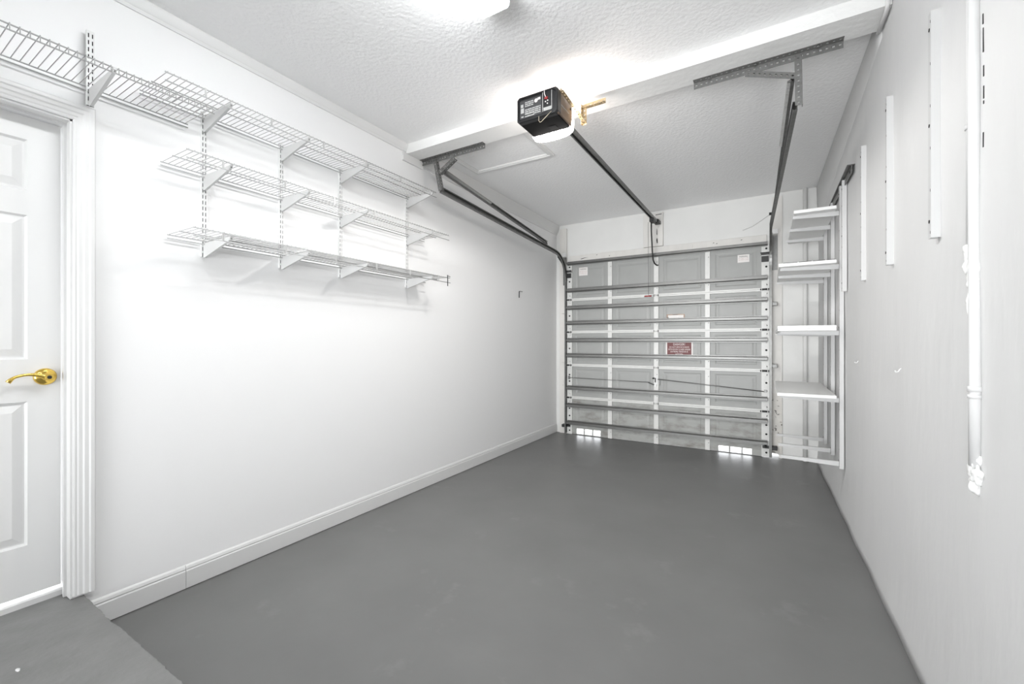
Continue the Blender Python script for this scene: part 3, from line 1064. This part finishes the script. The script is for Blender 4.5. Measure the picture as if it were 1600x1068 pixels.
def spring_rail(x0, x1, label):
    """slanting upper rail with the extension spring stretched inside"""
    t = thing('spring_rail', label, 'spring', (x0, 2.95, 2.83), 'spring rails above the garage door tracks')
    A, B = Vector((x0, 2.935, 2.832)), Vector((x1, 5.03, 2.610))
    op = 1 if x0 < 1 else -1
    m = MB(); m.sweep([A, (A + B) / 2, B], cprof(0.018, 0.044, 0.007, flip=op), (1, 0, 0)); obj('rail', m, M['track'], t)
    m = MB()
    pts = []
    d = (B - A)
    turns, seg = 60, 8
    L0, L1 = 0.012, 0.36
    u = Vector((1, 0, 0)); w = d.normalized().cross(u)
    off = Vector((op * 0.020, 0, 0))
    for i in range(turns * seg + 1):
        a = 2 * PI * i / seg
        pts.append(A + d * (L0 + (L1 - L0) * i / (turns * seg)) + off + u * 0.012 * math.cos(a) + w * 0.013 * math.sin(a))
    m.tube(pts, 0.0030, 5)
    obj('coil_spring', m, M['spring'], t)
    return t
spring_rail(0.205, 0.195, 'dark spring rail slanting above the left garage door track')
spring_rail(2.812, 2.735, 'dark spring rail slanting above the right garage door track')

# perforated angle hangers
def perf_plate(m, p, u, v, length, width, thick, hole, pitch):
    """plate starting at p, length along u, width along v, with a centre row of square holes"""
    p, u, v = Vector(p), Vector(u).normalized(), Vector(v).normalized()
    n = u.cross(v)
    a = (width - hole) / 2
    m.obox(p + u * length / 2 + v * a / 2, u, v, n, length / 2, a / 2, thick / 2)
    m.obox(p + u * length / 2 + v * (width - a / 2), u, v, n, length / 2, a / 2, thick / 2)
    k = int(length / pitch)
    s0 = 0.0
    for i in range(k):
        c = (i + 0.5) * length / k
        e0, e1 = c - hole / 2, c + hole / 2
        m.obox(p + u * (s0 + e0) / 2 + v * width / 2, u, v, n, (e0 - s0) / 2, hole / 2, thick / 2)
        s0 = e1
    m.obox(p + u * (s0 + length) / 2 + v * width / 2, u, v, n, (length - s0) / 2, hole / 2, thick / 2)

def hanger(x0, x1, drop_a, drop_b, br_a, br_b, label):
    t = thing('track_hanger', label, 'track hanger', ((x0 + x1) / 2, 2.88, 2.94), 'perforated angle hangers under the beam')
    m = MB()
    perf_plate(m, (x0, 2.852, 2.9385), (1, 0, 0), (0, 1, 0), x1 - x0, 0.040, 0.003, 0.010, 0.028)
    perf_plate(m, (x0, 2.8905, 2.900), (1, 0, 0), (0, 0, 1), x1 - x0, 0.040, 0.003, 0.011, 0.028)
    obj('beam_angle', m, M['galv'], t)
    for nm, a, b, w in (('drop_angle', drop_a, drop_b, 0.034), ('brace_angle', br_a, br_b, 0.034)):
        a, b = Vector(a), Vector(b)
        d = (b - a).normalized()
        v = Vector((0, 1, 0)).cross(d).normalized()
        m = MB()
        perf_plate(m, a - v * w / 2, d, v, (b - a).length, w, 0.003, 0.010, 0.028)
        perf_plate(m, a - v * w / 2 + Vector((0, 0.0015, 0)), d, Vector((0, 1, 0)), (b - a).length, 0.03, 0.003, 0.010, 0.028)
        obj(nm, m, M['galv'], t)
    for k in (0.12, 0.45, 0.85):
        m = MB(); x = x0 + (x1 - x0) * k
        m.cyl((x, 2.872, 2.930), (x, 2.872, 2.9375), 0.009, 8); obj('lag_bolt', m, M['galv'], t)
    return t
hanger(0.004, 0.698, (0.160, 2.884, 2.925), (0.228, 2.884, 2.640), (0.385, 2.886, 2.895), (0.215, 2.886, 2.800),
       'perforated steel angle hanger holding the left garage door track')
hanger(2.283, 3.030, (2.826, 2.884, 2.920), (2.830, 2.884, 2.645), (2.570, 2.886, 2.905), (2.815, 2.886, 2.815),
       'perforated steel angle hanger holding the right garage door track')

# ================================================================== OPENER
op = thing('garage_door_opener', 'black garage door opener hung at the beam with a lit lens', 'garage door opener', (1.456, 2.46, 2.70))
ox0, ox1, oy0, oy1, oz0, oz1 = 1.318, 1.598, 2.350, 2.570, 2.702, 2.855
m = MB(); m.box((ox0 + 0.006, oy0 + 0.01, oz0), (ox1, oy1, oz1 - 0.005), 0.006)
obj('motor_housing', m, M['glow_brown'], op)
m = MB(); m.box((ox0 + 0.012, oy0 + 0.03, oz0 - 0.006), (ox1 - 0.006, oy1 - 0.004, oz0 + 0.01), 0.004)
obj('bottom_cover', m, M['matte_black'], op)
m = MB()
m.box((1.475, 2.475, oz0 - 0.0072), (1.525, 2.52, oz0 - 0.006)); obj('badge', m, M['badge'], op)
# moulded front bezel
m = MB()
fz0, fz1 = oz0 - 0.004, oz1 + 0.006
yb = oy0 + 0.045
def rring(y, inset):
    x0, x1, z0, z1 = ox0 - 0.002 + inset, ox1 + 0.001 - inset, fz0 + inset, fz1 - inset
    c = 0.014
    return [m.bm.verts.new(p) for p in ((x0 + c, y, z0), (x1 - c, y, z0), (x1, y, z0 + c), (x1, y, z1 - c), (x1 - c, y, z1), (x0 + c, y, z1), (x0, y, z1 - c), (x0, y, z0 + c))]
RR = [rring(yb, 0), rring(oy0 + 0.004, 0.0), rring(oy0 - 0.006, 0.005), rring(oy0 - 0.006, 0.012), rring(oy0 + 0.002, 0.016)]
for A, B in zip(RR, RR[1:]):
    for k in range(8):
        m._f([A[k], A[(k + 1) % 8], B[(k + 1) % 8], B[k]])
m._f(RR[-1]); m._f(RR[0][::-1])
bez = obj('front_bezel', m, M['black'], op)
fy = oy0 + 0.001
# rating label
m = MB(); m.box((1.338, fy - 0.002, 2.722), (1.490, fy, 2.834)); lab = obj('rating_label', m, M['darkgrey'], bez)
m = MB()
rnd = random.Random(3)
m.box((1.344, fy - 0.0026, 2.792), (1.362, fy - 0.002, 2.812)); m.box((1.344, fy - 0.0026, 2.757), (1.366, fy - 0.002, 2.787)); m.box((1.348, fy - 0.0026, 2.730), (1.364, fy - 0.002, 2.738))
for r_ in range(8):
    z = 2.818 - r_ * 0.0115
    x = 1.374
    end = 1.435 if r_ < 4 else 1.484
    if r_ in (3,):
        continue
    while x < end - 0.006:
        w = rnd.uniform(0.010, 0.030)
        m.box((x, fy - 0.0026, z - 0.0034), (min(x + w, end), fy - 0.002, z + 0.0034)); x += w + 0.003
m.box((1.374, fy - 0.0026, 2.728), (1.440, fy - 0.002, 2.744))
obj('label_print', m, M['labelgrey'], lab)
m = MB(); m.cyl((1.452, fy - 0.0026, 2.812), (1.452, fy - 0.002, 2.812), 0.012, 18); m.box((1.462, fy - 0.0026, 2.812), (1.482, fy - 0.002, 2.826), 0.0)
obj('label_emblem', m, M['ink'], lab)
# connector recess
m = MB(); m.box((1.502, fy - 0.001, 2.732), (1.560, fy, 2.846)); rec = obj('terminal_recess', m, M['black'], bez)
m = MB(); m.box((1.503, fy - 0.002, 2.731), (1.558, fy - 0.001, 2.752)); m.box((1.557, fy - 0.004, 2.735), (1.561, fy, 2.846)); m.box((1.496, fy - 0.004, 2.728), (1.500, fy, 2.846)); obj('recess_frame', m, M['labelgrey'], bez)
m = MB(); m.blob((1.522, fy - 0.004, 2.806), (0.013, 0.006, 0.009), 5); obj('wire_plug', m, M['redplastic'], bez)
m = MB()
for x, z in ((1.517, 2.786), (1.532, 2.790), (1.530, 2.772)):
    m.cyl((x, fy - 0.004, z), (x, fy, z), 0.004, 8)
obj('terminal', m, M['ink'], bez)
m = MB(); m.tube([(1.521, fy - 0.006, 2.808), (1.514, fy - 0.010, 2.83), (1.511, fy - 0.006, 2.850), (1.516, oy0 + 0.02, 2.872), (1.53, oy0 + 0.06, 2.886), (1.55, oy0 + 0.10, 2.88), (1.565, oy0 + 0.13, 2.858)], 0.0028, 6); obj('bell_wire', m, M['ink'], op)
# antenna wire under the front
m = MB(); m.tube([(1.473, oy0 - 0.004, 2.708), (1.477, oy0 - 0.012, 2.675), (1.486, oy0 - 0.014, 2.662), (1.496, oy0 - 0.014, 2.664), (1.560, oy0 - 0.008, 2.714)], 0.0016, 6); obj('antenna_wire', m, M['cord'], op)
# side label line
m = MB(); m.box((ox1, 2.40, 2.765), (ox1 + 0.001, 2.52, 2.770)); obj('side_marking', m, M['labelgrey'], op)
m = MB(); m.cyl((ox1, 2.545, 2.808), (ox1 + 0.004, 2.545, 2.808), 0.007, 8); obj('side_screw', m, M['dark'], op)
# light lens, curved shell at the back and underneath, open at the top
m = MB()
n = 16
outer, inner = [], []
for i in range(n + 1):
    a = i / n
    ang = PI * a
    x = 1.458 - 0.137 * math.cos(ang)
    bulge = math.sin(ang) ** 0.55 if 0 < a < 1 else 0
    col_ = []
    for (yy, zz) in ((oy1 - 0.025, 0.0), (oy1 - 0.002 + 0.045 * bulge, -0.022 * bulge - 0.004), (oy1 + 0.004 + 0.085 * bulge, 0.012), (oy1 + 0.008 + 0.088 * bulge, 0.060), (oy1 + 0.006 + 0.080 * bulge, 0.090)):
        col_.append(m.bm.verts.new((x, yy, oz0 + zz - 0.004)))
    outer.append(col_)
m.smooth = True
for a, b in zip(outer, outer[1:]):
    for k in range(4):
        m._f([a[k], a[k + 1], b[k + 1], b[k]])
m.smooth = False
lens = obj('light_lens', m, M['bulb_lens'], op)
lens['label'] = 'glowing white light lens'
m = MB()
m.cyl((1.50, 2.572, 2.792), (1.50, 2.600, 2.792), 0.013, 12)
obj('lamp_socket', m, M['white_metal'], op)
lamp('opener_bulb', 'POINT', (1.525, 2.632, 2.80), BULB_POWER, (1.0, 0.90, 0.82), shadow_soft_size=0.03)
lamp('opener_fill_spot', 'SPOT', (1.458, 2.615, 2.655), DOWN_FILL, (1.0, 0.975, 0.95), (0, 0, 0), shadow_soft_size=0.06, spot_size=math.radians(172), spot_blend=0.25)  # extra spot added below the lens to brighten walls and floor
# hanging strap: along the housing top edge, up to the beam face
m = MB()
perf_plate(m, (ox1 + 0.004, 2.375, 2.838), (0.03, 0.30, -0.072), (0, 0.2, 1), 0.315, 0.026, 0.003, 0.009, 0.026)
perf_plate(m, (ox1 + 0.004, 2.375, 2.838), (0.03, 0.30, -0.072), (1, 0, 0), 0.315, 0.022, 0.003, 0.009, 0.026)
obj('side_strap', m, M['brasszinc'], op)
m = MB()
perf_plate(m, (1.625, 2.678, 2.752), (0, 0, 1), (1, 0, 0), 0.135, 0.030, 0.003, 0.009, 0.026)
perf_plate(m, (1.625, 2.678, 2.752), (0, 0, 1), (0, -1, 0), 0.135, 0.024, 0.003, 0.009, 0.026)
obj('drop_strap', m, M['brasszinc'], op)
m = MB()
perf_plate(m, (1.628, 2.698, 2.868), (1, 0, 0.02), (0, 0, 1), 0.150, 0.034, 0.003, 0.009, 0.026)
perf_plate(m, (1.628, 2.698, 2.868), (1, 0, 0.02), (0, -1, 0), 0.150, 0.028, 0.003, 0.009, 0.026)
obj('beam_strap', m, M['brasszinc'], op)
# rail
rl = MB()
rl.sweep([(1.456, 2.45, 2.870), (1.456, 5.62, 2.866)], cprof(0.036, 0.040, 0.010, flip=1), (0, 0, -1))
orail = obj('rail', rl, M['track'], op)
m = MB(); m.cyl((1.456, 5.60, 2.848), (1.480, 5.60, 2.848), 0.030, 16); obj('end_pulley', m, M['dark'], orail)
m = MB(); m.box((1.425, 5.60, 2.835), (1.490, 5.727, 2.872)); obj('header_bracket', m, M['dark'], orail)
m = MB(); m.box((1.430, 5.36, 2.790), (1.482, 5.47, 2.838), 0.004); obj('trolley', m, M['dark'], orail)
# arm to the door
m = MB()
m.tube([(1.440, 5.425, 2.80), (1.432, 5.46, 2.70), (1.428, 5.53, 2.46), (1.432, 5.560, 2.355), (1.442, 5.590, 2.315), (1.455, 5.65, 2.300), (1.462, 5.685, 2.305)], 0.009, 8)
obj('door_arm', m, M['dark'], op)
# release cord
m = MB(); m.tube([(1.405, 5.42, 2.80), (1.398, 5.45, 2.3), (1.395, 5.47, 1.905)], 0.0022, 6)
rc_ = obj('release_cord', m, M['darkgrey'], op)
m = MB(); m.cyl((1.345, 5.47, 1.893), (1.432, 5.47, 1.893), 0.009, 10); obj('release_handle', m, M['redplastic'], rc_)

# ================================================================== RIGHT WALL
GR = 'long white standards on the right wall'
def wall_std(length):
    """channel facing -x, origin at its top on the wall"""
    m = MB()
    w, d, t = 0.015, 0.016, 0.002
    m.box((-d, -w, -length), (-d + t, w, 0))
    m.box((-d, -w, -length), (0.012, -w + t, 0))
    m.box((-d, w - t, -length), (0.012, w, 0))
    m.mi = 1
    for z in (-0.06, -length * 0.5, -length + 0.06):
        m.cyl((-d - 0.0015, 0.0, z), (-d + 0.001, 0.0, z), 0.0065, 8)
    for i in range(int(length / 0.05)):
        z = -0.03 - i * 0.05
        m.box((-d - 0.0006, -0.012, z - 0.010), (-d, -0.009, z)) if i % 3 == 0 else None
    m.mi = 0
    return m
strips = [(2.085, 'white wall standard nearest the camera beside the painted pipe'),
          (2.700, 'second bare white wall standard counting from the painted pipe'),
          (3.300, 'third bare white wall standard counting from the painted pipe'),
          (3.925, 'bare white wall standard hanging from the dark rail beside the shelves')]
s0 = None
for y, lb in strips:
    if s0 is None:
        s0 = c = obj('wall_standard', wall_std(0.805), [M['wall_metal'], M['hole']])
    else:
        c = s0.copy(); COL.objects.link(c)
    tag(c, lb, 'shelf standard', GR)
    c.location = (rwx(y) - (0.018 if y > 3.8 else 0.009), y, 2.495)
SY = (4.055, 4.510, 4.975)
s1 = None
for y, lb in zip(SY, ('tall white standard holding the near end of the white board shelves', 'tall white standard behind the middle of the white board shelves',
                      'tall white standard holding the far end of the white board shelves')):
    if s1 is None:
        s1 = c = obj('wall_standard', wall_std(2.13), [M['wall_metal'], M['hole']])
    else:
        c = s1.copy(); COL.objects.link(c)
    tag(c, lb, 'shelf standard', 'tall standards of the board shelves')
    c.location = (rwx(y) - 0.018, y, 2.495)
# dark hang rail
m = MB()
y0, y1 = 3.64, 5.20
m.prism([(y0, 2.455), (y0, 2.51), (y1, 2.51), (y1, 2.455)], 'x', 0, 0.004)
for v in m.bm.verts:
    v.co.x = rwx(v.co.y) - 0.020 + v.co.x
m.box((rwx(y1) - 0.020, y0, 2.508), (rwx(y0), y1, 2.513))
m.mi = 1
m.cyl((rwx(3.70) - 0.022, 3.70, 2.48), (rwx(3.70) - 0.017, 3.70, 2.48), 0.010, 10)
tag(obj('hang_rail', m, [M['track'], M['hole']]), 'dark horizontal hang rail at the top of the standards on the right wall', 'rail')
# brackets and boards
ZB = (2.311, 1.908, 1.405, 0.897, 0.418)
tn = ['top', 'second', 'third', 'fourth', 'lowest bare']
pn = ['near', 'middle', 'far']
def wall_bracket(reach):
    m = MB()
    poly = [(0, 0), (-reach, 0), (-reach, -0.020), (-0.04, -0.034), (0, -0.034)]
    for y in (-0.010, 0.007):
        m.prism(poly, 'y', y, y + 0.003)
    m.box((-reach, -0.010, -0.003), (0, 0.010, 0))
    return m
GBR = 'white brackets of the board shelves'
wb = {}
for k, z in enumerate(ZB):
    for i, y in enumerate(SY):
        reach = 0.29 if k == 0 else 0.375
        lb = ('white bracket under the %s board shelf, %s standard' % (tn[k], pn[i])) if k < 4 else \
             ('bare white bracket close to the floor on the %s tall standard' % pn[i])
        if reach not in wb:
            wb[reach] = c = obj('board_bracket', wall_bracket(reach), M['wall_metal'])
        else:
            c = wb[reach].copy(); COL.objects.link(c)
        tag(c, lb, 'shelf bracket', GBR)
        c.location = (rwx(y) - 0.035, y, z)
def board_shelf(x0, z0, z1, label):
    m = MB(); m.box((x0, 3.970, z0), (rwx(5.18) - 0.040, 5.180, z1), 0.002)
    tag(obj('shelf_board', m, M['melamine']), label, 'shelf', 'white board shelves in the far right corner')
board_shelf(2.851, 2.3115, 2.336, 'topmost narrow white shelf board in the far right corner')
board_shelf(2.752, 1.9085, 1.934, 'second white shelf board from the top with dark strips on it')
board_shelf(2.746, 1.4055, 1.4245, 'lower board of the doubled third shelf in the far right corner')
board_shelf(2.744, 1.4250, 1.446, 'upper board of the doubled third shelf in the far right corner')
board_shelf(2.742, 0.8975, 0.921, 'lowest white shelf board whose top can be seen in the far right corner')
for i, (a, b) in enumerate(((2.782, 2.876), (2.886, 2.966), (2.974, 3.050), (3.058, 3.112))):
    m = MB(); m.box((a, 3.985, 1.9345), (b, 4.30, 1.9400), 0.001)
    tag(obj('dark_strip', m, M['dark']), 'flat dark strip on the second shelf board, %s from its room side' % ('first', 'second', 'third', 'fourth')[i],
        'strip', 'dark strips on the second shelf board')
# vertical conduit in the far right corner
m = MB(); m.cyl((3.03, 5.735, 0.0), (3.03, 5.735, CEIL), 0.022, 14)
tag(obj('conduit', m, M['end_wall']), 'white painted conduit running up the end wall behind the board shelves', 'pipe')
# painted pipes near the camera
yp = 1.803
m = MB(); m.tube([(rwx(yp) - 0.007, yp, CEIL), (rwx(yp) - 0.007, yp, 2.2), (rwx(yp) - 0.007, yp, 1.56)], 0.0085, 12)
m.cyl((rwx(yp) - 0.007, yp, 1.955), (rwx(yp) - 0.007, yp, 1.970), 0.0115, 12)
pp = tag(obj('painted_pipe', m, M['rough_wall']), 'thin white painted pipe running down the right wall to a plaster lump', 'pipe')
y2 = 1.760
t = thing('conduit', 'white painted conduit on the right wall with lumpy joints ending above the floor', 'pipe', (rwx(y2), y2, 0.95))
m = MB(); m.tube([(rwx(y2) - 0.009, y2 + 0.006, CEIL), (rwx(y2) - 0.009, y2 + 0.006, 1.8), (rwx(y2) - 0.009, y2 + 0.002, 1.45), (rwx(y2) - 0.009, y2, 1.2), (rwx(y2) - 0.009, y2, 0.96)], 0.0135, 14); obj('conduit_tube', m, M['rough_wall'], t)
m = MB()
for i, (dy, z, ry, rz) in enumerate(((0.035, 1.585, 0.017, 0.035), (0.032, 1.545, 0.018, 0.030), (0.004, 1.535, 0.017, 0.040), (0.012, 1.500, 0.020, 0.035), (0.006, 1.455, 0.016, 0.040), (0.012, 1.42, 0.015, 0.030))):
    m.blob((rwx(y2) - 0.008, y2 + dy, z), (0.015, ry, rz), i + 1, 0.5, 3)
obj('plaster_lump', m, M['plaster'], t)
m = MB()
for i, (dy, z, ry, rz) in enumerate(((0.002, 0.972, 0.018, 0.030), (0.012, 0.945, 0.018, 0.028), (-0.012, 0.935, 0.018, 0.026), (0.000, 0.908, 0.012, 0.028))):
    m.blob((rwx(y2) - 0.007, y2 + dy, z), (0.014, ry, rz), i + 11, 0.6, 3)
obj('plaster_lump', m, M['plaster'], t)
m = MB()
m.cyl((rwx(y2) - 0.009, y2, 1.176), (rwx(y2) - 0.009, y2, 1.192), 0.0165, 14)
m.cyl((rwx(y2) - 0.009, y2, 1.156), (rwx(y2) - 0.009, y2, 1.168), 0.0160, 14)
obj('coupling', m, M['rough_wall'], t)
# unpainted crevice beside the conduit
for z0, z1 in ((2.223, 2.252), (2.143, 2.212), (2.074, 2.105), (2.011, 2.047), (1.996, 2.005), (1.873, 1.915)):
    m = MB(); xw = rwx(1.735) - wall_d(1.735, (z0 + z1) / 2)
    m.box((xw - 0.0015, 1.7310, z0), (xw + 0.004, 1.7350, z1))
    obj('wall_crack', m, M['hole'], t)
# beam-end cable
m = MB()
xr = rwx(2.8) - 0.018
m.tube([(xr, 2.2, CEIL - 0.012), (xr, 2.62, CEIL - 0.012), (xr, 2.685, CEIL - 0.02), (xr, 2.69, 2.94), (xr, 2.71, 2.93), (xr, 2.90, 2.93)], 0.009, 8)
tag(obj('cable', m, M['trim']), 'white painted cable hugging the end of the beam at the right wall', 'cable')
# two little white hooks on the right wall
for i, (y, lb) in enumerate(((3.515, 'tiny white hook on the right wall closer to the board shelves'), (2.558, 'tiny white hook on the right wall closer to the painted pipe'))):
    x = rwx(y)
    m = MB()
    m.tube([(x + 0.004, y, 1.204), (x - 0.005, y, 1.196), (x - 0.010, y - 0.002, 1.186), (x - 0.020, y - 0.005, 1.184), (x - 0.023, y - 0.006, 1.192)], 0.0028, 8)
    tag(obj('wall_hook', m, M['trim']), lb, 'hook', 'tiny white hooks on the right wall')
